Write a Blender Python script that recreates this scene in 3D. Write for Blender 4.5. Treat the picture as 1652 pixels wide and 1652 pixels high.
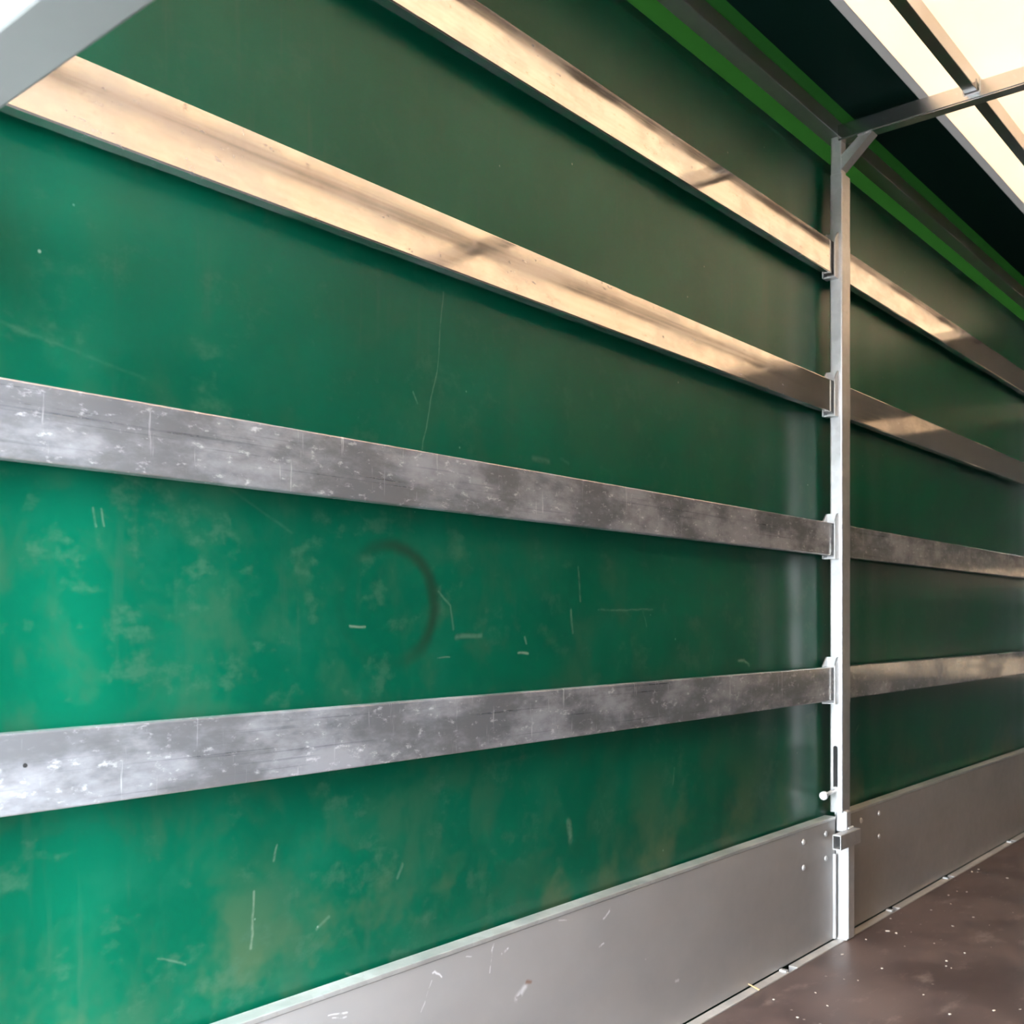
import bpy, bmesh, math, random
from mathutils import Vector, Matrix

for o in list(bpy.data.objects):
    bpy.data.objects.remove(o, do_unlink=True)
scene = bpy.context.scene
COL = scene.collection
random.seed(7)

# ------------------------------------------------------------------ camera
# World: x runs along the side wall towards the front of the load bed, y towards the
# side wall, z up; the bed floor is z = 0.  Horizontal optical axis, lens shifted up.
cam_data = bpy.data.cameras.new('camera')
cam = bpy.data.objects.new('camera', cam_data)
COL.objects.link(cam)
cam.location = (0.0, 0.0, 0.97)
cam.rotation_euler = (math.radians(90), 0, math.radians(40.118 - 90))
cam_data.sensor_width = 36.0
cam_data.lens = 36.0 * 1690 / 1652
cam_data.shift_y = (1003 - 826) / 1652
cam_data.clip_start = 0.02
cam_data.dof.use_dof = True
cam_data.dof.focus_distance = 2.0
cam_data.dof.aperture_fstop = 8.0
scene.camera = cam

# ------------------------------------------------------------------ sky and exposure
SKY = 82.0
world = bpy.data.worlds.new('sky')
scene.world = world
world.use_nodes = True
bg = world.node_tree.nodes['Background']
bg.inputs['Color'].default_value = (0.87, 0.94, 1.0, 1)
bg.inputs['Strength'].default_value = SKY

portal = bpy.data.lights.new('rear_opening_portal', 'AREA')      # sampling guide for the sky, gives no light itself
portal.shape = 'RECTANGLE'
portal.size, portal.size_y = 0.62, 1.88
portal.cycles.is_portal = True
po = bpy.data.objects.new('rear_opening_portal', portal)
COL.objects.link(po)
po.location = (-0.165, 1.05, 0.93)
po.rotation_euler = (math.radians(90), 0, math.radians(-90))

vs = scene.view_settings
vs.view_transform = 'Standard'
vs.look = 'None'
vs.gamma = 1.0
vs.use_curve_mapping = False
vs.exposure = 0.12
scene.cycles.use_adaptive_sampling = False
scene.cycles.max_bounces = 6
scene.cycles.diffuse_bounces = 3
scene.cycles.glossy_bounces = 3
scene.cycles.sample_clamp_indirect = 12.0
scene.cycles.caustics_reflective = True


# ------------------------------------------------------------------ node helpers
class NT:
    """tiny wrapper that makes node chains short to write"""
    def __init__(self, name):
        self.m = bpy.data.materials.new(name)
        self.m.use_nodes = True
        self.t = self.m.node_tree
        self.t.nodes.clear()
        self.out = self.t.nodes.new('ShaderNodeOutputMaterial')
        self.tc = self.t.nodes.new('ShaderNodeTexCoord')

    def put(self, sock, v):
        if v is None:
            return
        if isinstance(v, bpy.types.NodeSocket):
            self.t.links.new(v, sock)
        elif isinstance(v, (tuple, list)) and len(v) == 3 and sock.type == 'RGBA':
            sock.default_value = (*v, 1)
        else:
            sock.default_value = v

    def node(self, kind, ins=None, **props):
        n = self.t.nodes.new(kind)
        for k, v in props.items():
            setattr(n, k, v)
        for k, v in (ins or {}).items():
            self.put(n.inputs[k], v)
        return n

    def obj(self):
        return self.tc.outputs['Object']

    def vec(self, scale=(1, 1, 1), loc=(0, 0, 0), src=None):
        return self.node('ShaderNodeMapping', {'Vector': src or self.obj(), 'Scale': scale, 'Location': loc}).outputs[0]

    def rnd_vec(self, scale):
        """object coordinates shifted per object so that copies differ"""
        oi = self.node('ShaderNodeObjectInfo')
        r = self.math('MULTIPLY', oi.outputs['Random'], 37.0)
        v = self.node('ShaderNodeVectorMath', {0: self.obj(), 1: self.node('ShaderNodeCombineXYZ', {0: r, 1: r}).outputs[0]}, operation='ADD').outputs[0]
        return self.vec(scale, src=v)

    def noise(self, scale, vec=None, detail=4, rough=0.55, dist=0.0):
        return self.node('ShaderNodeTexNoise', {'Vector': vec or self.obj(), 'Scale': scale, 'Detail': detail,
                                                'Roughness': rough, 'Distortion': dist}).outputs[0]

    def voro(self, scale, vec=None, feature='F1'):
        return self.node('ShaderNodeTexVoronoi', {'Vector': vec or self.obj(), 'Scale': scale}, feature=feature)

    def math(self, op, a, b=None, c=None, clamp=False):
        n = self.node('ShaderNodeMath', operation=op, use_clamp=clamp)
        for i, v in enumerate((a, b, c)):
            self.put(n.inputs[i], v)
        return n.outputs[0]

    def rng(self, v, a, b, lo=0.0, hi=1.0, smooth=True):
        return self.node('ShaderNodeMapRange', {'Value': v, 'From Min': a, 'From Max': b, 'To Min': lo, 'To Max': hi},
                         interpolation_type='SMOOTHSTEP' if smooth else 'LINEAR').outputs[0]

    def mix(self, f, a, b):
        n = self.node('ShaderNodeMix', data_type='RGBA')
        self.put(n.inputs[0], f)
        self.put(n.inputs[6], a)
        self.put(n.inputs[7], b)
        return n.outputs[2]

    def bump(self, h, strength=0.2, dist=0.002):
        return self.node('ShaderNodeBump', {'Height': h, 'Strength': strength, 'Distance': dist}).outputs[0]

    def pbr(self, color, rough, metal=0.0, normal=None, spec=0.5, **more):
        n = self.node('ShaderNodeBsdfPrincipled', {'Base Color': color, 'Roughness': rough, 'Metallic': metal,
                                                   'Specular IOR Level': spec})
        if normal is not None:
            self.put(n.inputs['Normal'], normal)
        for k, v in more.items():
            self.put(n.inputs[k], v)
        return n.outputs[0]

    def end(self, shader):
        self.t.links.new(shader, self.out.inputs['Surface'])
        return self.m


# distance to a line segment in the xz plane of the object, as a node group
def make_segment_group():
    g = bpy.data.node_groups.new('segment_mark', 'ShaderNodeTree')
    it = g.interface
    it.new_socket('P', in_out='INPUT', socket_type='NodeSocketVector')
    it.new_socket('A', in_out='INPUT', socket_type='NodeSocketVector')
    it.new_socket('AB', in_out='INPUT', socket_type='NodeSocketVector')
    it.new_socket('InvLen2', in_out='INPUT', socket_type='NodeSocketFloat')
    it.new_socket('Width', in_out='INPUT', socket_type='NodeSocketFloat')
    it.new_socket('Mask', in_out='OUTPUT', socket_type='NodeSocketFloat')
    N, L = g.nodes, g.links
    gi, go = N.new('NodeGroupInput'), N.new('NodeGroupOutput')

    def vm(op, a, b=None):
        n = N.new('ShaderNodeVectorMath')
        n.operation = op
        L.new(a, n.inputs[0])
        if b is not None:
            L.new(b, n.inputs[3 if op == 'SCALE' else 1])
        return n
    pa = vm('SUBTRACT', gi.outputs['P'], gi.outputs['A']).outputs[0]
    d = vm('DOT_PRODUCT', pa, gi.outputs['AB']).outputs['Value']
    m = N.new('ShaderNodeMath')
    m.operation = 'MULTIPLY'
    m.use_clamp = True
    L.new(d, m.inputs[0])
    L.new(gi.outputs['InvLen2'], m.inputs[1])
    pr = vm('SCALE', gi.outputs['AB'], m.outputs[0]).outputs[0]
    ln = vm('LENGTH', vm('SUBTRACT', pa, pr).outputs[0]).outputs['Value']
    mr = N.new('ShaderNodeMapRange')
    mr.interpolation_type = 'SMOOTHSTEP'
    L.new(ln, mr.inputs['Value'])
    mr.inputs['From Min'].default_value = 0.0
    L.new(gi.outputs['Width'], mr.inputs['From Max'])
    mr.inputs['To Min'].default_value = 1.0
    mr.inputs['To Max'].default_value = 0.0
    L.new(mr.outputs[0], go.inputs['Mask'])
    return g


SEG = make_segment_group()


def marks(nt, segs, wobble=0.006):
    """union of worn line marks given as (x0, z0, x1, z1, width, strength)"""
    flat = nt.node('ShaderNodeVectorMath', {0: nt.obj(), 1: (1, 0, 1)}, operation='MULTIPLY').outputs[0]
    wn = nt.node('ShaderNodeTexNoise', {'Vector': nt.obj(), 'Scale': 22.0, 'Detail': 2.0}).outputs['Color']
    wv = nt.node('ShaderNodeVectorMath', {0: wn, 1: (0.5, 0.5, 0.5)}, operation='SUBTRACT').outputs[0]
    wv = nt.node('ShaderNodeVectorMath', {0: wv, 1: (wobble, 0, wobble)}, operation='MULTIPLY').outputs[0]
    p = nt.node('ShaderNodeVectorMath', {0: flat, 1: wv}, operation='ADD').outputs[0]
    tot = None
    for x0, z0, x1, z1, w, s in segs:
        g = nt.t.nodes.new('ShaderNodeGroup')
        g.node_tree = SEG
        nt.t.links.new(p, g.inputs['P'])
        g.inputs['A'].default_value = (x0, 0, z0)
        g.inputs['AB'].default_value = (x1 - x0, 0, z1 - z0)
        g.inputs['InvLen2'].default_value = 1.0 / max(1e-6, (x1 - x0) ** 2 + (z1 - z0) ** 2)
        g.inputs['Width'].default_value = w * 0.72
        v = nt.math('MULTIPLY', g.outputs[0], s)
        tot = v if tot is None else nt.math('MAXIMUM', tot, v)
    return tot


# ------------------------------------------------------------------ materials
# scratches on the sheet: x0, z0, x1, z1, width, strength
TARP_MARKS = [(1.406, 1.583, 1.389, 1.431, .0030, .42), (1.389, 1.431, 1.351, 1.284, .0035, .46),
        (0.982, .551, .979, .465, .0052, .62), (1.825, 1.088, 1.832, 1.014, .006, .45), (1.798, .994, 1.805, .947, .008, .42),
        (1.899, .995, 2.119, .999, .005, .30), (2.079, .996, 2.092, .96, .005, .35), (1.329, 1.384, 1.341, 1.366, .005, .5),
        (1.178, .963, 1.213, .96, .005, .7), (2.543, .865, 2.575, .866, .008, .6), (2.575, .866, 2.607, .850, .008, .6),
        (1.62, .906, 1.653, .904, .006, .85), (2.214, .611, 2.208, .573, .006, .4), (1.286, .518, 1.298, .538, .008, .3),
        (1.391, 1.025, 1.425, 1.0, .006, .28), (1.425, 1.0, 1.431, .955, .006, .28), (1.440, .940, 1.507, .944, .011, .36),
        (1.669, 1.307, 1.721, 1.304, .012, .34), (1.763, 1.315, 1.791, 1.308, .008, .25), (1.388, .903, 1.421, .904, .004, .4),
        (.818, .49, .863, .47, .004, .3), (1.171, .378, 1.227, .351, .006, .25), (1.105, .466, 1.131, .48, .006, .3),
        (1.018, .593, 1.025, .616, .005, .4), (.644, 1.214, .803, 1.157, .006, .08), (.863, 1.213, 1.054, 1.112, .006, .08),
        (.72, 1.124, .723, 1.099, .004, .3), (.732, 1.123, .734, 1.1, .004, .3), (1.791, .543, 1.798, .502, .018, .42),
        (.596, 1.349, .794, 1.313, .006, .06), (3.36, .607, 3.385, .628, .008, .45), (1.640, .938, 1.646, .925, .007, .45)]


def mat_tarp(marked):
    n = NT('green tarpaulin with marks' if marked else 'green tarpaulin')
    big = n.noise(2.2, detail=3)
    fine = n.noise(9.0, detail=4, rough=0.65)
    col = n.mix(n.rng(big, 0.35, 0.65), (0.0001, 0.079, 0.041), (0.0003, 0.095, 0.050))
    col = n.mix(n.rng(fine, 0.48, 0.78, 0, 0.35), col, (0.010, 0.110, 0.064))
    sep = n.node('ShaderNodeSeparateXYZ', {0: n.obj()})
    # dust and mud that settled low down on the sheet
    low = n.rng(sep.outputs['Z'], 0.35, 0.72, 1.0, 0.0)
    blot = n.noise(5.0, n.vec(loc=(3.1, 0, 1.7)), detail=4, rough=0.62)
    dust = n.math('MULTIPLY', n.rng(blot, 0.47, 0.66), low)
    col = n.mix(n.math('MULTIPLY', dust, 0.62), col, (0.088, 0.118, 0.060))
    # grey rubbed haze in loose patches
    hz = n.math('MULTIPLY', n.rng(n.noise(5.2, n.vec((1.25, 1, 1), (9, 0, 2)), detail=4, rough=0.66, dist=0.3), 0.47, 0.68), n.rng(sep.outputs['Z'], 0.9, 1.75, 0.62, 0.18))
    haze = hz
    col = n.mix(haze, col, (0.024, 0.092, 0.050))
    smudge = n.rng(n.noise(13.0, n.vec((1, 1, 1.3), (2, 0, 5)), detail=4, rough=0.7), 0.54, 0.72, 0, 0.42)
    col = n.mix(n.math('MULTIPLY', smudge, n.rng(sep.outputs['Z'], 1.1, 1.9, 1.0, 0.25)), col, (0.052, 0.122, 0.076))
    # vertical rub streaks
    st = n.noise(4.0, n.vec((9, 1, 0.7)), detail=4)
    col = n.mix(n.rng(st, 0.60, 0.80, 0, 0.28), col, (0.044, 0.092, 0.062))
    if marked:
        # round tyre-like rub mark
        dx = n.math('DIVIDE', n.math('SUBTRACT', sep.outputs['X'], 1.270), 0.112)
        dz = n.math('DIVIDE', n.math('SUBTRACT', sep.outputs['Z'], 1.000), 0.104)
        ang = n.math('ARCTAN2', dz, dx)
        rr = n.math('SQRT', n.math('ADD', n.math('MULTIPLY', dx, dx), n.math('MULTIPLY', dz, dz)))
        rr = n.math('ADD', rr, n.math('MULTIPLY', n.math('SUBTRACT', n.noise(12.0), 0.5), 0.22))
        ring = n.rng(n.math('ABSOLUTE', n.math('SUBTRACT', rr, 1.0)), 0.0, 0.19, 1.0, 0.0)
        gate = n.rng(n.math('COSINE', n.math('SUBTRACT', ang, 0.45)), -0.55, 0.75, 0.12, 0.95)
        ring = n.math('MULTIPLY', ring, gate)
        col = n.mix(n.math('MULTIPLY', ring, 0.72), col, (0.014, 0.024, 0.014))
        # single scratches
        sc = n.math('MULTIPLY', marks(n, TARP_MARKS, 0.010), n.rng(n.noise(70.0, detail=3), 0.30, 0.55, 0.35, 1.0))
        col = n.mix(n.math('MULTIPLY', sc, 0.65), col, (0.24, 0.30, 0.23))
    # tiny pale chips
    vo = n.voro(12.0)
    cid = n.node('ShaderNodeSeparateColor', {0: vo.outputs['Color']})
    chip = n.math('MULTIPLY', n.rng(vo.outputs['Distance'], 0.012, 0.040, 1, 0), n.rng(cid.outputs[0], 0.25, 0.29))
    col = n.mix(n.math('MULTIPLY', chip, 0.75), col, (0.24, 0.32, 0.26))
    rough = 0.33
    return n.end(n.pbr(col, rough, spec=0.27))


def mat_thin(name, refl, trans, gloss=0.0, blotch=0.0):
    n = NT(name)
    if blotch:
        f = n.rng(n.noise(2.4, detail=5), 0.35, 0.75, 0, blotch)
        trans = n.mix(f, trans, tuple(v * k for v, k in zip(trans, (0.96, 0.84, 0.72))))
    d = n.node('ShaderNodeBsdfDiffuse', {'Color': refl}).outputs[0]
    t = n.node('ShaderNodeBsdfTranslucent', {'Color': trans}).outputs[0]
    s = n.node('ShaderNodeAddShader', {0: d, 1: t}).outputs[0]
    if gloss:
        g = n.node('ShaderNodeBsdfGlossy', {'Color': (1, 1, 1), 'Roughness': 0.35}).outputs[0]
        s = n.node('ShaderNodeMixShader', {0: gloss, 1: s, 2: g}).outputs[0]
    return n.end(s)


def mat_aluminium(name, dull_base, dull_patch, rough_lo, rough_hi, fleck, rust):
    """extruded aluminium plank: bright metal under a thin dull film that is thicker in patches,
    with fine dark extrusion lines, pale flecks and upright drag marks"""
    n = NT(name)
    v1 = n.rnd_vec((1, 1, 1))
    streak = n.noise(5.0, n.rnd_vec((0.35, 1, 26)), detail=4, rough=0.6)
    patch = n.noise(5.0, n.rnd_vec((1, 1, 2.2)), detail=6, rough=0.62)
    fine = n.noise(46.0, n.rnd_vec((0.8, 1, 1.6)), detail=5, rough=0.7)
    col = n.mix(n.rng(streak, 0.3, 0.7), (0.70, 0.655, 0.59), (0.78, 0.735, 0.67))
    col = n.mix(n.rng(fine, 0.60, 0.74, 0, rust), col, (0.36, 0.25, 0.16))
    rough = n.rng(n.math('ADD', n.math('MULTIPLY', streak, 0.4), n.math('MULTIPLY', patch, 0.6)), 0.38, 0.62, rough_lo, rough_hi)
    wave = n.noise(2.5, n.rnd_vec((1, 1, 2)), detail=2)
    nor = n.bump(wave, 0.12, 0.006)
    metal = n.pbr(col, rough, 1.0, nor)
    drag = n.noise(11.0, n.rnd_vec((8, 1, 0.6)), detail=4, rough=0.65)
    flk = n.math('MAXIMUM', n.rng(fine, 0.56, 0.70), n.rng(drag, 0.62, 0.72, 0, 0.8))
    lines = n.rng(n.noise(4.0, n.rnd_vec((0.5, 1, 45)), detail=3), 0.60, 0.70)
    ox = n.mix(n.math('MULTIPLY', lines, 0.45), (0.43, 0.44, 0.48), (0.17, 0.18, 0.22))
    ox = n.mix(n.math('MULTIPLY', flk, fleck), ox, (0.80, 0.80, 0.82))
    dull = n.pbr(ox, 0.48, 0.45)
    f = n.math('ADD', n.rng(patch, 0.40, 0.66, dull_base, dull_base + dull_patch), n.math('MULTIPLY', flk, fleck * 0.5), clamp=True)
    return n.end(n.node('ShaderNodeMixShader', {0: f, 1: metal, 2: dull}).outputs[0])


def mat_galv(name, base, rough, metal, tint=(1, 1, 1)):
    n = NT(name)
    v = n.voro(55.0).outputs['Color']
    sp = n.node('ShaderNodeSeparateColor', {0: v}).outputs[0]
    ns = n.noise(11.0, detail=6, rough=0.65)
    k = n.math('ADD', n.math('MULTIPLY', sp, 0.05), n.math('MULTIPLY', ns, 0.30))
    c0 = tuple(base * 0.86 * t for t in tint)
    c1 = tuple(min(1, base * 1.12 * t) for t in tint)
    col = n.mix(n.rng(k, 0.1, 0.32), c0, c1)
    col = n.mix(n.rng(n.noise(28.0, detail=4), 0.66, 0.80, 0, 0.3), col, (0.23, 0.20, 0.17))
    return n.end(n.pbr(col, n.rng(ns, 0.3, 0.7, rough - 0.08, rough + 0.12), metal, n.bump(ns, 0.10, 0.003)))


def mat_smooth(name, base, rough, metal, tint=(1, 1, 1)):
    n = NT(name)
    ns = n.noise(5.0, n.vec((1, 1, 1)), detail=4)
    col = n.mix(n.rng(ns, 0.3, 0.7), tuple(base * 0.92 * t for t in tint), tuple(base * 1.06 * t for t in tint))
    return n.end(n.pbr(col, rough, metal))


def mat_sideboard():
    n = NT('grey painted aluminium')
    ns = n.noise(3.0, n.vec((0.6, 1, 1)), detail=5)
    col = n.mix(n.rng(ns, 0.3, 0.7), (0.34, 0.335, 0.335), (0.40, 0.395, 0.395))
    segs = [(1.501, .373, 1.490, .345, .0045, .9), (1.490, .345, 1.483, .307, .0035, .7), (1.882, .347, 1.858, .332, .006, .8),
            (1.320, .346, 1.336, .350, .004, .9), (1.336, .350, 1.352, .336, .004, .9), (1.331, .336, 1.302, .288, .003, .45),
            (1.093, .338, 1.132, .332, .0035, .8), (1.10, .330, 1.13, .326, .003, .6), (1.520, .337, 1.538, .341, .005, .9),
            (1.565, .238, 1.592, .252, .016, .75), (1.840, .274, 1.856, .274, .005, .8), (2.15, .116, 2.165, .116, .008, .55),
            (2.02, .20, 2.03, .20, .005, .4), (1.42, .355, 1.435, .352, .003, .6), (1.70, .36, 1.73, .356, .0035, .5)]
    sc = n.math('MULTIPLY', marks(n, segs, 0.016), n.rng(n.noise(60.0, detail=2), 0.38, 0.58, 0.0, 0.9))
    col = n.mix(sc, col, (0.86, 0.87, 0.90))
    rust = marks(n, [(1.596, .262, 1.606, .258, .010, .8)], 0.01)
    col = n.mix(rust, col, (0.25, 0.13, 0.08))
    vo = n.voro(11.0)
    cid = n.node('ShaderNodeSeparateColor', {0: vo.outputs['Color']})
    chip = n.math('MULTIPLY', n.rng(vo.outputs['Distance'], 0.02, 0.05, 1, 0), n.rng(cid.outputs[1], 0.80, 0.84))
    col = n.mix(n.math('MULTIPLY', chip, 0.7), col, (0.8, 0.8, 0.82))
    dust = n.noise(30.0, n.vec((1, 1, 1)), detail=4)
    return n.end(n.pbr(col, n.rng(dust, 0.3, 0.7, 0.36, 0.46), 0.1, n.bump(ns, 0.15, 0.004)))


def mat_floor():
    n = NT('brown film faced plywood')
    a = n.noise(3.2, detail=7, rough=0.62)
    col = n.mix(n.rng(a, 0.35, 0.68), (0.082, 0.056, 0.052), (0.150, 0.108, 0.098))
    b = n.noise(7.5, n.vec((0.8, 1.6, 1), (4, 2, 0)), detail=7, rough=0.66)
    col = n.mix(n.rng(b, 0.55, 0.76, 0, 0.75), col, (0.27, 0.21, 0.185))
    s1 = n.noise(5.0, n.vec((1.0, 14.0, 1)), detail=5, rough=0.6)
    col = n.mix(n.rng(s1, 0.62, 0.74, 0, 0.38), col, (0.25, 0.20, 0.175))
    s2 = n.noise(6.0, n.node('ShaderNodeMapping', {'Vector': n.obj(), 'Rotation': (0, 0, 0.5), 'Scale': (1.2, 22, 1)}).outputs[0], detail=4)
    col = n.mix(n.rng(s2, 0.66, 0.78, 0, 0.35), col, (0.26, 0.21, 0.18))
    vo = n.voro(24.0)
    cid = n.node('ShaderNodeSeparateColor', {0: vo.outputs['Color']})
    chip = n.math('MULTIPLY', n.rng(vo.outputs['Distance'], 0.05, 0.11, 1, 0), n.rng(cid.outputs[0], 0.78, 0.82))
    col = n.mix(n.math('MULTIPLY', chip, 0.6), col, (0.55, 0.48, 0.42))
    return n.end(n.pbr(col, n.rng(a, 0.3, 0.7, 0.34, 0.52), 0, n.bump(n.noise(180.0, detail=2), 0.12, 0.001)))


def mat_plain(name, col, rough=0.6, metal=0.0, var=0.15, scale=14.0):
    n = NT(name)
    f = n.noise(scale, detail=5)
    c = n.mix(n.rng(f, 0.3, 0.7), tuple(v * (1 - var) for v in col), tuple(min(1, v * (1 + var)) for v in col))
    return n.end(n.pbr(c, rough, metal, n.bump(f, 0.08, 0.002)))


def mat_wood(name, a, b):
    n = NT(name)
    g = n.noise(4.0, n.vec((1, 0.6, 16)), detail=6, rough=0.6)
    return n.end(n.pbr(n.mix(n.rng(g, 0.3, 0.7), a, b), 0.55, 0, n.bump(g, 0.1, 0.002)))


M = {
    'tarp': mat_tarp(False),
    'tarp_marked': mat_tarp(True),
    'roof_green': mat_thin('dark green roof tarpaulin', (0.004, 0.018, 0.014), (0.0002, 0.0008, 0.0006), 0.012),
    'strip': mat_thin('single layer green tarpaulin', (0.015, 0.10, 0.02), (0.0165, 0.0345, 0.0125), 0.01),
    'strip_roof': mat_thin('green roof edge tarpaulin', (0.012, 0.07, 0.015), (0.008, 0.0175, 0.006), 0.01),
    'hem': mat_thin('grey welded roof hem', (0.22, 0.21, 0.20), (0.049, 0.047, 0.046)),
    'roof': mat_thin('cream translucent roof sheet', (0.45, 0.42, 0.37), (0.141, 0.115, 0.091), 0.0, 0.30),
    'alu_bright': mat_aluminium('bright aluminium plank', 0.10, 0.20, 0.05, 0.10, 0.10, 0.60),
    'alu_scuffed': mat_aluminium('scuffed aluminium plank', 0.38, 0.50, 0.10, 0.20, 0.55, 0.10),
    'galv': mat_galv('galvanised steel', 0.62, 0.40, 0.75),
    'galv_bow': mat_smooth('galvanised bow tube', 0.58, 0.26, 1.0),
    'bar': mat_smooth('pale grey bar paint', 0.165, 0.45, 0.1),
    'weld': mat_galv('weld and bare steel', 0.70, 0.45, 0.6),
    'lath': mat_smooth('aluminium roof lath', 0.36, 0.22, 1.0),
    'rail': mat_smooth('dull grey rail', 0.24, 0.38, 0.6, (1, 1.02, 0.98)),
    'board': mat_sideboard(),
    'board_edge': mat_galv('bare aluminium edge', 0.78, 0.42, 0.7, (0.97, 1.0, 0.99)),
    'rivet': mat_galv('zinc rivet', 0.85, 0.35, 0.6),
    'floor': mat_floor(),
    'kerb': mat_galv('dusty aluminium kerb', 0.74, 0.45, 0.55, (1, 0.98, 0.95)),
    'dark': mat_plain('painted gap shade', (0.012, 0.012, 0.012), 0.8),  # black colour standing in for the shade inside slots and the hole
    'straw': mat_wood('pale wood splinter', (0.62, 0.36, 0.16), (0.75, 0.50, 0.28)),
    'crumb': mat_plain('pale crumbs', (0.62, 0.55, 0.47), 0.8),
    'grey_wall': mat_plain('dark grey lining', (0.050, 0.056, 0.052), 0.6),
    'front': mat_plain('dark bulkhead panel', (0.022, 0.028, 0.022), 0.5),
    'timber': mat_wood('pale timber', (0.74, 0.58, 0.42), (0.84, 0.68, 0.50)),
    'asphalt': mat_plain('asphalt', (0.20, 0.20, 0.20), 0.9, 0, 0.25, 3.0),
}


# ------------------------------------------------------------------ mesh helpers
def finish(name, bm, mat, parent=None, loc=(0, 0, 0), smooth=False):
    me = bpy.data.meshes.new(name)
    bmesh.ops.recalc_face_normals(bm, faces=bm.faces)
    bm.to_mesh(me)
    bm.free()
    me.materials.append(M[mat])
    if smooth:
        for p in me.polygons:
            p.use_smooth = True
    o = bpy.data.objects.new(name, me)
    COL.objects.link(o)
    o.location = loc
    if parent is not None:
        o.parent = parent
    return o


def add_box(bm, x0, x1, y0, y1, z0, z1, bev=0.0, seg=2):
    m = Matrix.Translation(((x0 + x1) / 2, (y0 + y1) / 2, (z0 + z1) / 2)) @ Matrix.Diagonal((x1 - x0, y1 - y0, z1 - z0, 1))
    r = bmesh.ops.create_cube(bm, size=1, matrix=m)
    if bev > 0:
        es = list({e for v in r['verts'] for e in v.link_edges})
        bmesh.ops.bevel(bm, geom=es, offset=bev, segments=seg, affect='EDGES', profile=0.5)


def box(name, mat, x0, x1, y0, y1, z0, z1, parent=None, bev=0.0, seg=2, loc=(0, 0, 0)):
    bm = bmesh.new()
    add_box(bm, x0, x1, y0, y1, z0, z1, bev, seg)
    return finish(name, bm, mat, parent, loc)


def add_prism(bm, pts, axis, a, b):
    """extrude the polygon pts (two coordinates) from a to b along axis 'x', 'y' or 'z'"""
    def P(u, v, w):
        return {'x': (w, u, v), 'y': (u, w, v), 'z': (u, v, w)}[axis]
    f0 = [bm.verts.new(P(u, v, a)) for u, v in pts]
    f1 = [bm.verts.new(P(u, v, b)) for u, v in pts]
    bm.faces.new(f0)
    bm.faces.new(list(reversed(f1)))
    k = len(pts)
    for i in range(k):
        j = (i + 1) % k
        bm.faces.new((f0[i], f1[i], f1[j], f0[j]))


def add_tube(bm, p0, p1, r, n=14, r2=None):
    p0, p1 = Vector(p0), Vector(p1)
    d = p1 - p0
    m = Matrix.Translation((p0 + p1) / 2) @ d.to_track_quat('Z', 'Y').to_matrix().to_4x4()
    bmesh.ops.create_cone(bm, cap_ends=True, segments=n, radius1=r, radius2=r if r2 is None else r2, depth=d.length, matrix=m)


def tag(o, label=None, cat=None, group=None, kind=None):
    for k, v in (('label', label), ('category', cat), ('group', group), ('kind', kind)):
        if v:
            o[k] = v
    return o


def empty(name, loc):
    o = bpy.data.objects.new(name, None)
    o.empty_display_size = 0.1
    COL.objects.link(o)
    o.location = loc
    return o


def copy_tree(o, parent=None):
    c = o.copy()
    COL.objects.link(c)
    c.parent = parent
    for ch in list(o.children):
        copy_tree(ch, c)
    return c


def structure(o):
    o['kind'] = 'structure'
    return o


# ------------------------------------------------------------------ main dimensions
X_REAR, X_FRONT = -0.16, 5.90
Y_TARP, Y_FAR = 1.350, -1.10
Z_ROOF = 2.510
PITCH = 2.712
POST_X = 3.1155

# ------------------------------------------------------------------ setting: ground, floor, walls, roof
structure(box('ground', 'asphalt', -30, 30, -30, 30, -1.20, -1.10))
fl = structure(box('floor', 'floor', X_REAR, X_FRONT, Y_FAR, 1.277, -0.06, 0.0))
box('light_leak_blocker', 'dark', X_REAR, X_FRONT, 1.2772, 1.3470, -0.09, -0.0305, fl)  # unseen box added to stop sky light leaking in behind the kerb


def tarp_offset(x, z):
    """millimetre waves of a taut sheet: long bulges, upright creases near the posts"""
    o = 0.0022 * math.sin(1.9 * x + 0.7) * math.sin(2.3 * z + 0.4)
    o += 0.0012 * math.sin(4.1 * x + 1.3 * z) + 0.0008 * math.sin(7.7 * x - 2.1 * z + 1.0)
    for px in (POST_X - PITCH, POST_X, POST_X + PITCH):
        d = x - px
        o += 0.0026 * math.exp(-(d / 0.42) ** 2) * math.sin(30 * d + 0.5 * z)
    return o


bm = bmesh.new()
NX, NZ = 212, 62
Z0, Z1 = -0.10, 2.398
gv = [[bm.verts.new((X_REAR + (X_FRONT - X_REAR) * i / NX,
                     Y_TARP + tarp_offset(X_REAR + (X_FRONT - X_REAR) * i / NX, Z0 + (Z1 - Z0) * j / NZ) * min(1.0, 4 * (1 - j / NZ)),
                     Z0 + (Z1 - Z0) * j / NZ)) for j in range(NZ + 1)] for i in range(NX + 1)]
for i in range(NX):
    for j in range(NZ):
        bm.faces.new((gv[i][j], gv[i + 1][j], gv[i + 1][j + 1], gv[i][j + 1]))
ret = bmesh.ops.extrude_face_region(bm, geom=list(bm.faces))
for v in ret['geom']:
    if isinstance(v, bmesh.types.BMVert):
        v.co.y += 0.0015
for f in bm.faces:
    c = f.calc_center_median()
    near = abs(c.x - 1.27) < 0.19 and abs(c.z - 1.0) < 0.18
    for x0, z0, x1, z1, w, st in TARP_MARKS:
        if min(x0, x1) - 0.04 < c.x < max(x0, x1) + 0.04 and min(z0, z1) - 0.05 < c.z < max(z0, z1) + 0.05:
            near = True
    f.material_index = 1 if near else 0
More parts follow.
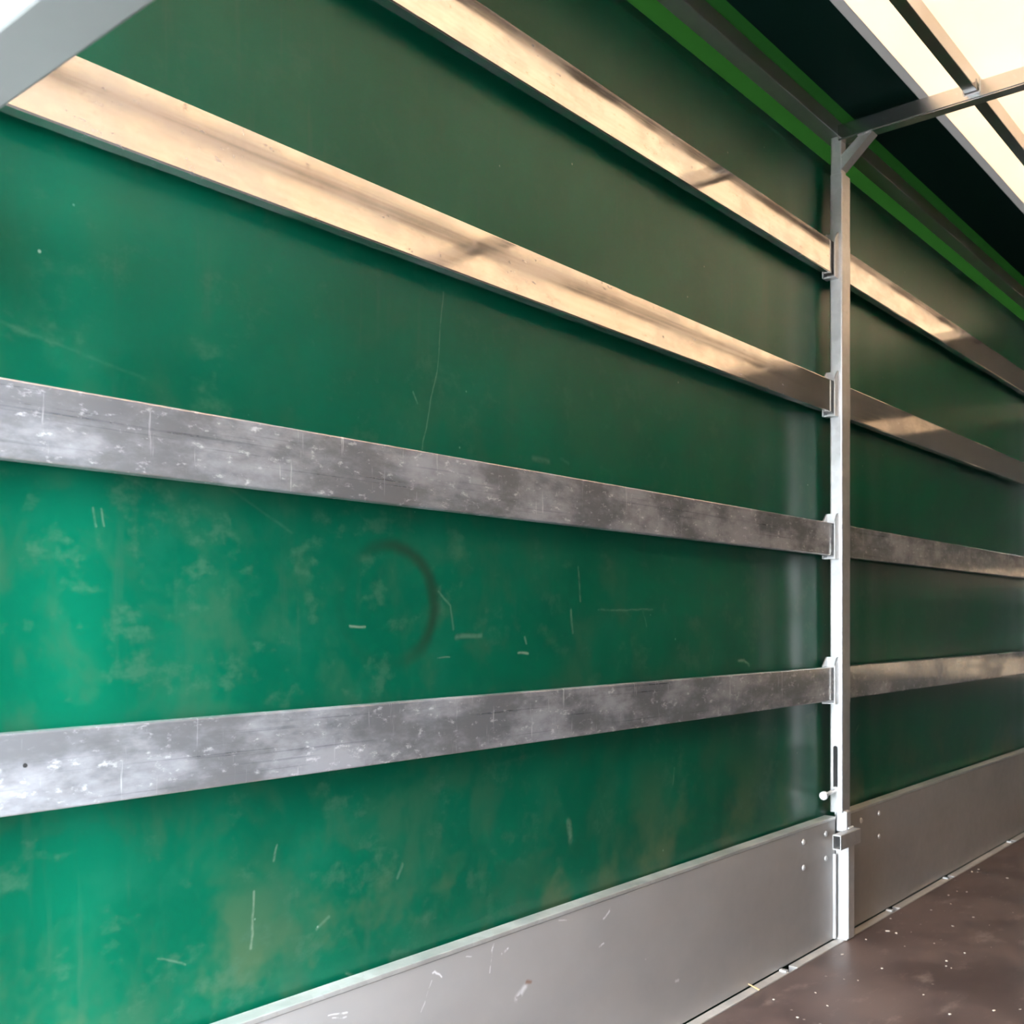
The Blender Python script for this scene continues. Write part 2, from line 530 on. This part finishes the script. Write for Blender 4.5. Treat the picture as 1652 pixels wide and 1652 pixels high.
wall = structure(finish('wall_left', bm, 'tarp', smooth=True))
wall.data.materials.append(M['tarp_marked'])
strip = box('eave_strip', 'strip', X_REAR, X_FRONT, Y_TARP, Y_TARP + 0.0015, 2.3981, 2.508, wall)
strip['label'] = 'bright green single layer strip of tarpaulin under the eave rail'

roof = structure(box('ceiling', 'roof', X_REAR, X_FRONT, -0.794, 1.044, Z_ROOF, Z_ROOF + 0.0015))
for s, (ya, yb) in (('n', (1.044, 1.071)), ('f', (-0.821, -0.794))):
    box('roof_hem', 'hem', X_REAR, X_FRONT, ya, yb, Z_ROOF, Z_ROOF + 0.0015, roof)
for ya, yb in ((1.071, 1.267), (Y_FAR, -0.821)):
    h = box('roof_side_panel', 'roof_green', X_REAR, X_FRONT, ya, yb, Z_ROOF, Z_ROOF + 0.0015, roof)
    h['label'] = 'dark green opaque side panel of the roof'
h = box('roof_edge_strip', 'strip_roof', X_REAR, X_FRONT, 1.267, Y_TARP + 0.0015, Z_ROOF, Z_ROOF + 0.0015, roof)
h['label'] = 'bright green single layer strip along the roof edge'

structure(box('wall_right', 'grey_wall', X_REAR, X_FRONT, Y_FAR - 0.03, Y_FAR, -0.1, Z_ROOF))
wf = structure(box('wall_front', 'front', X_FRONT, X_FRONT + 0.04, Y_FAR, Y_TARP, -0.1, Z_ROOF))
for za, zb in ((2.02, 2.11), (1.15, 1.25), (0.68, 0.78)):
    box('board', 'timber', X_FRONT - 0.02, X_FRONT, Y_FAR + 0.02, 1.28, za, zb, wf, 0.002)  # unseen boards added to give the slats their pale reflections
structure(box('added_light_block_top', 'grey_wall', X_REAR - 0.04, X_REAR, 0.75, Y_TARP, 1.86, Z_ROOF - 0.01))  # unseen panel added to keep sky light off the upper wall
structure(box('added_light_block_side', 'grey_wall', X_REAR - 0.04, X_REAR, Y_FAR, 0.75, 0.0, Z_ROOF - 0.01))  # unseen panel added to narrow the opening and steepen the light falloff

# aluminium kerb between floor and sideboards, with sunk lashing slots
SLOTS = (1.08, 1.93, 2.73, 3.525, 4.10, 4.95)
kerb = empty('trim_1', (X_REAR, 1.291, 0))
kerb['kind'] = 'structure'


def kb(name, mat, *a, **k):
    o = box(name, mat, *a, **k)
    o.parent = kerb
    o.matrix_parent_inverse = Matrix.Translation((-X_REAR, -1.291, 0))
    return o


bm = bmesh.new()
xs = X_REAR
for sx in SLOTS:
    add_box(bm, xs, sx - 0.026, 1.2775, 1.3045, -0.03, 0.003, 0.0012, 1)
    add_box(bm, sx - 0.026, sx + 0.026, 1.2775, 1.2800, -0.03, 0.0005)
    xs = sx + 0.026
add_box(bm, xs, X_FRONT, 1.2775, 1.3045, -0.03, 0.003, 0.0012, 1)
ko = finish('kerb_strip', bm, 'kerb')
ko.parent = kerb
ko.matrix_parent_inverse = Matrix.Translation((-X_REAR, -1.291, 0))
for sx in SLOTS:
    kb('slot_shade_floor', 'dark', sx - 0.026, sx + 0.026, 1.2800, 1.3045, -0.03, -0.022)  # black floor paints the shade down in the slot
    kb('slot_tab', 'weld', sx - 0.036, sx - 0.020, 1.2830, 1.3040, -0.02, 0.0075, bev=0.002)

# ------------------------------------------------------------------ sideboards
RIV = [(2.854, .334), (2.854, .260), (3.009, .334), (3.009, .260)]
RIV2 = [(3.281, .334), (3.433, .336), (3.433, .260)]


def sideboard(x0, x1, rivets, label, strip_x):
    e = empty('sideboard', ((x0 + x1) / 2, 1.32, 0.0))
    off = (-(x0 + x1) / 2, -1.32, 0.0)

    def b(name, mat, *a, **k):
        o = box(name, mat, *a, **k)
        o.parent = e
        o.location = off
        return o
    b('panel', 'board', x0, x1, 1.305, 1.337, 0.006, 0.368, bev=0.0015)
    b('top_edge', 'board_edge', x0, x1, 1.3035, 1.3385, 0.3681, 0.3765, bev=0.0012)
    b('end_strip', 'weld', strip_x, strip_x + 0.009, 1.297, 1.305, 0.008, 0.265, bev=0.001)
    for rx, rz in rivets:
        bm = bmesh.new()
        bmesh.ops.create_uvsphere(bm, u_segments=12, v_segments=8, radius=0.0085,
                                  matrix=Matrix.Translation((rx, 1.3052, rz)) @ Matrix.Diagonal((1, 0.55, 1, 1)))
        o = finish('rivet', bm, 'rivet', e, off, True)
    tag(e, label, 'sideboard', 'sideboards along the floor')
    return e


sideboard(0.44, 3.079, RIV, 'long grey sideboard with scratches and a rusty dent left of the post', 3.060)
sideboard(3.152, 5.79, RIV2, 'grey sideboard in the far bay, right of the galvanised post', 3.152)

# ------------------------------------------------------------------ posts
SLAT_Z = [(2.026, 2.127), (1.605, 1.704), (1.171, 1.270), (0.730, 0.832)]


def pocket(parent, side, z0, z1):
    """U-shaped slat pocket on one flank of the post, its flanges cut slanting at the top"""
    bm = bmesh.new()
    xf = -0.0305 if side < 0 else 0.0305
    s = side
    x_out = xf + s * 0.027
    zb, zt = z0 - 0.010, z1 + 0.030

    def fl(ya, yb, out):
        pts = [(xf, zb), (out, zb), (out, z1 + 0.004), (xf + s * 0.013, zt - 0.006), (xf + s * 0.006, zt), (xf, zt)]
        add_prism(bm, pts if s > 0 else pts[::-1], 'y', ya, yb)
    fl(-0.0085, -0.0050, x_out)                      # front flange
    fl(0.0265, 0.0300, x_out + s * 0.006)            # back flange
    a, b = sorted((xf, xf + s * 0.004))
    add_box(bm, a, b, -0.0050, 0.0265, zb, zt)       # web
    a, b = sorted((xf + s * 0.004, x_out))
    add_box(bm, a, b, -0.0050, 0.0265, zb, zb + 0.004)   # bottom
    return finish('slat_pocket', bm, 'galv', parent)


def make_post():
    e = empty('post', (POST_X, 1.305, 0.0))
    # local coordinates: x about the post axis, y = 0 at the slat face, z from the floor
    def section(notch):
        """rounded rectangle outline of the tube, with the slot cut into its near flank"""
        hx, hy, r = 0.0305, 0.020, 0.0045
        pts = []
        for cx, cy, a0 in ((hx - r, -hy + r, -90), (hx - r, hy - r, 0), (-hx + r, hy - r, 90), (-hx + r, -hy + r, 180)):
            pts += [(cx + r * math.cos(math.radians(a0 + k * 22.5)), cy + r * math.sin(math.radians(a0 + k * 22.5))) for k in range(5)]
            if notch and a0 == 90:
                pts += [(-hx, 0.002 + notch), (-0.010, 0.002 + notch), (-0.010, 0.002 - notch), (-hx, 0.002 - notch)]
        return pts
    bm = bmesh.new()
    R = 0.0072
    cuts = [(0.388, 0), (0.465, R), (0.5838, R)] + [(0.5838 + R * math.sin(math.radians(a)), R * math.cos(math.radians(a + 9))) for a in (18, 36, 54, 72)]
    cuts += [(0.591, 0)]
    for k, (za, nw) in enumerate(cuts):
        zb = cuts[k + 1][0] if k + 1 < len(cuts) else 2.337
        add_prism(bm, section(nw), 'z', za, zb)
    bmesh.ops.remove_doubles(bm, verts=bm.verts, dist=1e-6)
    finish('tube', bm, 'galv', e)
    bm = bmesh.new()
    add_box(bm, -0.0105, -0.0095, -0.0060, 0.0100, 0.462, 0.594)
    finish('slot_shade_back', bm, 'dark', e)  # black sheet, shade of the slot put into its colour
    box('head_insert', 'galv', -0.0255, 0.0125, -0.014, 0.020, 2.337, 2.4545, e, 0.003)
    bm = bmesh.new()
    add_box(bm, -0.0285, 0.0170, -0.0165, 0.0200, 2.335, 2.3395, 0.001, 1)
    finish('weld_seam', bm, 'weld', e)
    for z0, z1 in SLAT_Z:
        for s in (-1, 1):
            pocket(e, s, z0, z1)
    # lock pin sticking out of the slot
    bm = bmesh.new()
    add_tube(bm, (-0.012, 0.003, 0.456), (-0.112, 0.003, 0.449), 0.0058, 14)
    pin = finish('lock_pin', bm, 'rivet', e, smooth=False)
    bm = bmesh.new()
    add_tube(bm, (-0.106, 0.003, 0.4494), (-0.120, 0.003, 0.4484), 0.0125, 20)
    bmesh.ops.bevel(bm, geom=[ed for ed in bm.edges if len(ed.link_faces) == 2 and ed.calc_face_angle(0) > 1.0],
                    offset=0.002, segments=2, affect='EDGES')
    finish('pin_head', bm, 'rivet', pin)
    # tongue between tube and stub
    box('tongue', 'weld', -0.0225, 0.0125, -0.030, 0.004, 0.328, 0.392, e, 0.004)
    # stub on the floor: channel with two ribs on the near flank
    bm = bmesh.new()
    add_prism(bm, [(-0.0305, -0.0380), (0.0195, -0.0380), (0.0195, 0.0), (-0.0305, 0.0), (-0.0305, -0.006),
                   (-0.0275, -0.008), (-0.0275, -0.013), (-0.0305, -0.015)], 'z', 0.008, 0.302)
    bmesh.ops.bevel(bm, geom=[ed for ed in bm.edges if abs((ed.verts[0].co - ed.verts[1].co).z) > 0.2 and ed.verts[0].co.y < -0.03],
                    offset=0.003, segments=2, affect='EDGES')
    finish('stub', bm, 'weld', e)
    box('stub_foot', 'weld', -0.036, 0.0225, -0.036, -0.002, 0.0031, 0.0085, e, 0.0015)
    # short open tube across the stub: the lock box
    lx0, lx1, ly0, ly1, lz0, lz1 = -0.1485, 0.0005, -0.0650, -0.0385, 0.299, 0.343
    bm = bmesh.new()
    w = 0.0032
    add_box(bm, lx0, lx1, ly0, ly0 + w, lz0, lz1, 0.001, 1)
    add_box(bm, lx0, lx1, ly1 - w, ly1, lz0, lz1, 0.001, 1)
    add_box(bm, lx0, lx1, ly0 + w, ly1 - w, lz1 - w, lz1)
    add_box(bm, lx0, lx1, ly0 + w, ly1 - w, lz0, lz0 + w)
    add_box(bm, lx1 - 0.004, lx1, ly0 + w, ly1 - w, lz0 + w, lz1 - w)
    lb = finish('lock_box', bm, 'galv', e)
    bm = bmesh.new()
    for k in range(5):
        bmesh.ops.create_icosphere(bm, subdivisions=1, radius=0.0045,
                                   matrix=Matrix.Translation((-0.030 + 0.007 * k, -0.040 + 0.001 * (k % 2), 0.3435)))
    finish('weld_bead', bm, 'weld', lb)['kind'] = 'stuff'
    return e


post = make_post()
tag(post, 'upright galvanised post with slat pockets, slot and lock pin between the two bays', 'post', 'side posts')
p2 = copy_tree(post)
p2.location.x = POST_X - PITCH
p2['label'] = 'galvanised post at the near end of the slats beside the cross bar'
p3 = copy_tree(post)
p3.location.x = POST_X + PITCH
p3['label'] = 'galvanised post at the far end of the slats by the front wall'

# ------------------------------------------------------------------ slats
ORD = ('topmost', 'second', 'third', 'lowest')
LOOK = ('mirroring the cream roof', 'with a dark stripe reflected along it', 'dull and heavily scuffed', 'dull with a drilled hole near its left end')
LOOK2 = ('mirroring the roof near the post', 'with a short pale reflection', 'plain dull grey', 'closest above the far sideboard')
for bay, (xa, xb) in enumerate(((0.443, 3.077), (3.154, 5.789))):
    for i, (z0, z1) in enumerate(SLAT_Z):
        L = xb - xa
        e = box('slat', 'alu_bright' if i < 2 else 'alu_scuffed', 0, L, 0, 0.025, 0, z1 - z0, None, 0.0028, 3, (xa, 1.305, z0))
        if bay == 0:
            tag(e, f'{ORD[i]} aluminium slat left of the post, {LOOK[i]}', 'slat', 'slats of the near bay')
            if i == 3:
                bm = bmesh.new()
                add_tube(bm, (0.607 - xa, -0.0004, 0.061), (0.607 - xa, 0.002, 0.061), 0.0028, 12)
                finish('hole_shade_disc', bm, 'dark', e)  # solid black disc painting the shade of a drilled hole
        else:
            tag(e, f'{ORD[i]} aluminium slat right of the post, {LOOK2[i]}', 'slat', 'slats of the far bay')

# ------------------------------------------------------------------ eave rail
er = box('eave_rail', 'rail', X_REAR, X_FRONT, 1.300, 1.3495, 2.455, 2.503, None, 0.002, 2)
tag(er, 'dull dark grey eave rail running between two bright green strips', 'rail')

# ------------------------------------------------------------------ roof bows and laths
LATHS = (0.909, 0.352, -0.205, -0.762)
BZ0, BZ1, NOTCH = 2.438, 2.485, 2.4555


def make_bow():
    e = empty('roof_bow', (3.107, 1.300, BZ0))
    hw = 0.022
    pts = [(-0.001, 0.0), (-0.001, BZ1 - BZ0)]
    for y in LATHS:
        ly = y - 1.300
        pts += [(ly + 0.0205, BZ1 - BZ0), (ly + 0.0205, NOTCH - BZ0 + 0.004), (ly + 0.0165, NOTCH - BZ0 - 0.0005),
                (ly - 0.0165, NOTCH - BZ0 - 0.0005), (ly - 0.0205, NOTCH - BZ0 + 0.004), (ly - 0.0205, BZ1 - BZ0)]
    pts += [(Y_FAR - 1.300 + 0.001, BZ1 - BZ0), (Y_FAR - 1.300 + 0.001, 0.0)]
    bm = bmesh.new()
    add_prism(bm, pts, 'x', -hw, hw)
    long_e = [ed for ed in bm.edges if abs(ed.verts[0].co.z) < 1e-5 and abs(ed.verts[1].co.z) < 1e-5
              and abs(ed.verts[0].co.y - ed.verts[1].co.y) > 1]
    bmesh.ops.bevel(bm, geom=long_e, offset=0.004, segments=3, affect='EDGES')
    finish('tube', bm, 'galv_bow', e)
    for y in LATHS:
        ly = y - 1.300
        for xx in (-hw - 0.004, hw):
            bm = bmesh.new()
            z0, z1 = NOTCH - BZ0 - 0.0035, BZ1 - BZ0 + 0.006
            add_prism(bm, [(ly - 0.0235, z1), (ly - 0.0235, z0 + 0.004), (ly - 0.0195, z0), (ly + 0.0195, z0), (ly + 0.0235, z0 + 0.004),
                           (ly + 0.0235, z1), (ly + 0.0205, z1), (ly + 0.0205, z0 + 0.0055), (ly + 0.0180, z0 + 0.0028),
                           (ly - 0.0180, z0 + 0.0028), (ly - 0.0205, z0 + 0.0055), (ly - 0.0205, z1)], 'x', xx, xx + 0.004)
            finish('lath_saddle', bm, 'weld', e)
    # 45 degree corner brace: flat bar with folded flange
    for s, yb in ((-1, -0.0065), (1, Y_FAR - 1.300 + 0.0035)):
        bm = bmesh.new()
        y0 = yb
        g = 0.086
        add_prism(bm, [(y0 + s * 0.004, -0.082), (y0 + s * 0.094, -0.0005), (y0 + s * 0.060, -0.0005), (y0 + s * 0.004, -0.045)],
                  'x', -0.019, -0.013)
        add_prism(bm, [(y0 + s * 0.004, -0.088), (y0 + s * 0.100, -0.0005), (y0 + s * 0.094, -0.0005), (y0 + s * 0.004, -0.082)],
                  'x', -0.019, 0.021)
        finish('corner_brace', bm, 'galv', e)
    bm = bmesh.new()
    for k in range(7):
        bmesh.ops.create_icosphere(bm, subdivisions=1, radius=0.0032,
                                   matrix=Matrix.Translation((-0.021, -0.064 - 0.006 * k, -0.0015)))
        bmesh.ops.create_icosphere(bm, subdivisions=1, radius=0.0032,
                                   matrix=Matrix.Translation((-0.0185, -0.0095, -0.044 - 0.006 * k)))
    finish('weld_bead', bm, 'weld', e)['kind'] = 'stuff'
    return e


bow = make_bow()
tag(bow, 'galvanised roof bow with corner brace, crossing the roof from the post', 'roof bow', 'roof bows')
b2 = copy_tree(bow)
b2.location.x += PITCH - 0.16
b2['label'] = 'farthest roof bow, close to the front wall'
for i, y in enumerate(LATHS):
    e = box('roof_lath', 'lath', 0, X_FRONT - X_REAR - 0.002, -0.017, 0.017, 0, 0.049, None, 0.002, 2, (X_REAR + 0.001, y, 2.4560))
    tag(e, ('long roof lath nearest the eave, lying in the saddle of the bow',
            'second roof lath counted from the eave in view',
            'third roof lath counted from the eave, mirrored in the second slat',
            'roof lath beside the opposite wall')[i], 'roof lath', 'laths under the roof sheet')

# ------------------------------------------------------------------ cross bar near the camera
cb = empty('cross_bar', (0.403, 1.283, 1.44))
bm = bmesh.new()
add_box(bm, -0.031, 0.031, Y_FAR + 0.012 - 1.283, -0.010, 0.0, 0.062, 0.004, 2)
finish('tube', bm, 'bar', cb)
bm = bmesh.new()
add_box(bm, -0.045, 0.045, -0.010, 0.0015, -0.02, 0.082, 0.003, 2)
finish('end_plate', bm, 'weld', cb)
bm = bmesh.new()
add_box(bm, -0.045, 0.045, Y_FAR + 0.0005 - 1.283, Y_FAR + 0.012 - 1.283, -0.02, 0.082, 0.003, 2)
finish('end_plate', bm, 'weld', cb)
tag(cb, 'pale grey square cross bar close to the camera in the upper left corner', 'bar')

# ------------------------------------------------------------------ litter
bm = bmesh.new()
add_tube(bm, (2.515, 1.272, 0.0055), (2.514, 1.3035, 0.0150), 0.0026, 6, 0.0013)
tag(finish('wood_splinter', bm, 'straw'), 'orange wood splinter lying across the pale kerb strip', 'splinter')
bm = bmesh.new()
rc = random.Random(3)
spots = [(4.234, 1.12), (3.603, 1.057), (3.306, 1.155), (3.263, 1.186), (3.139, 1.233), (2.604, 1.157), (2.535, 1.095),
         (2.753, 1.142), (2.767, 1.109), (3.035, .949), (2.487, 1.218)]
spots += [(rc.uniform(2.2, 4.6), rc.uniform(0.55, 1.26)) for _ in range(60)]
for x, y in spots:
    r = rc.uniform(0.0016, 0.0042)
    bmesh.ops.create_icosphere(bm, subdivisions=1, radius=r,
                               matrix=Matrix.Translation((x, y, r * 0.4)) @ Matrix.Rotation(rc.uniform(0, 3), 4, 'Z')
                               @ Matrix.Diagonal((rc.uniform(0.8, 2.2), 1, 0.5, 1)))
cr = finish('crumbs', bm, 'crumb')
tag(cr, 'scattered pale crumbs on the brown floor', 'crumbs', kind='stuff')
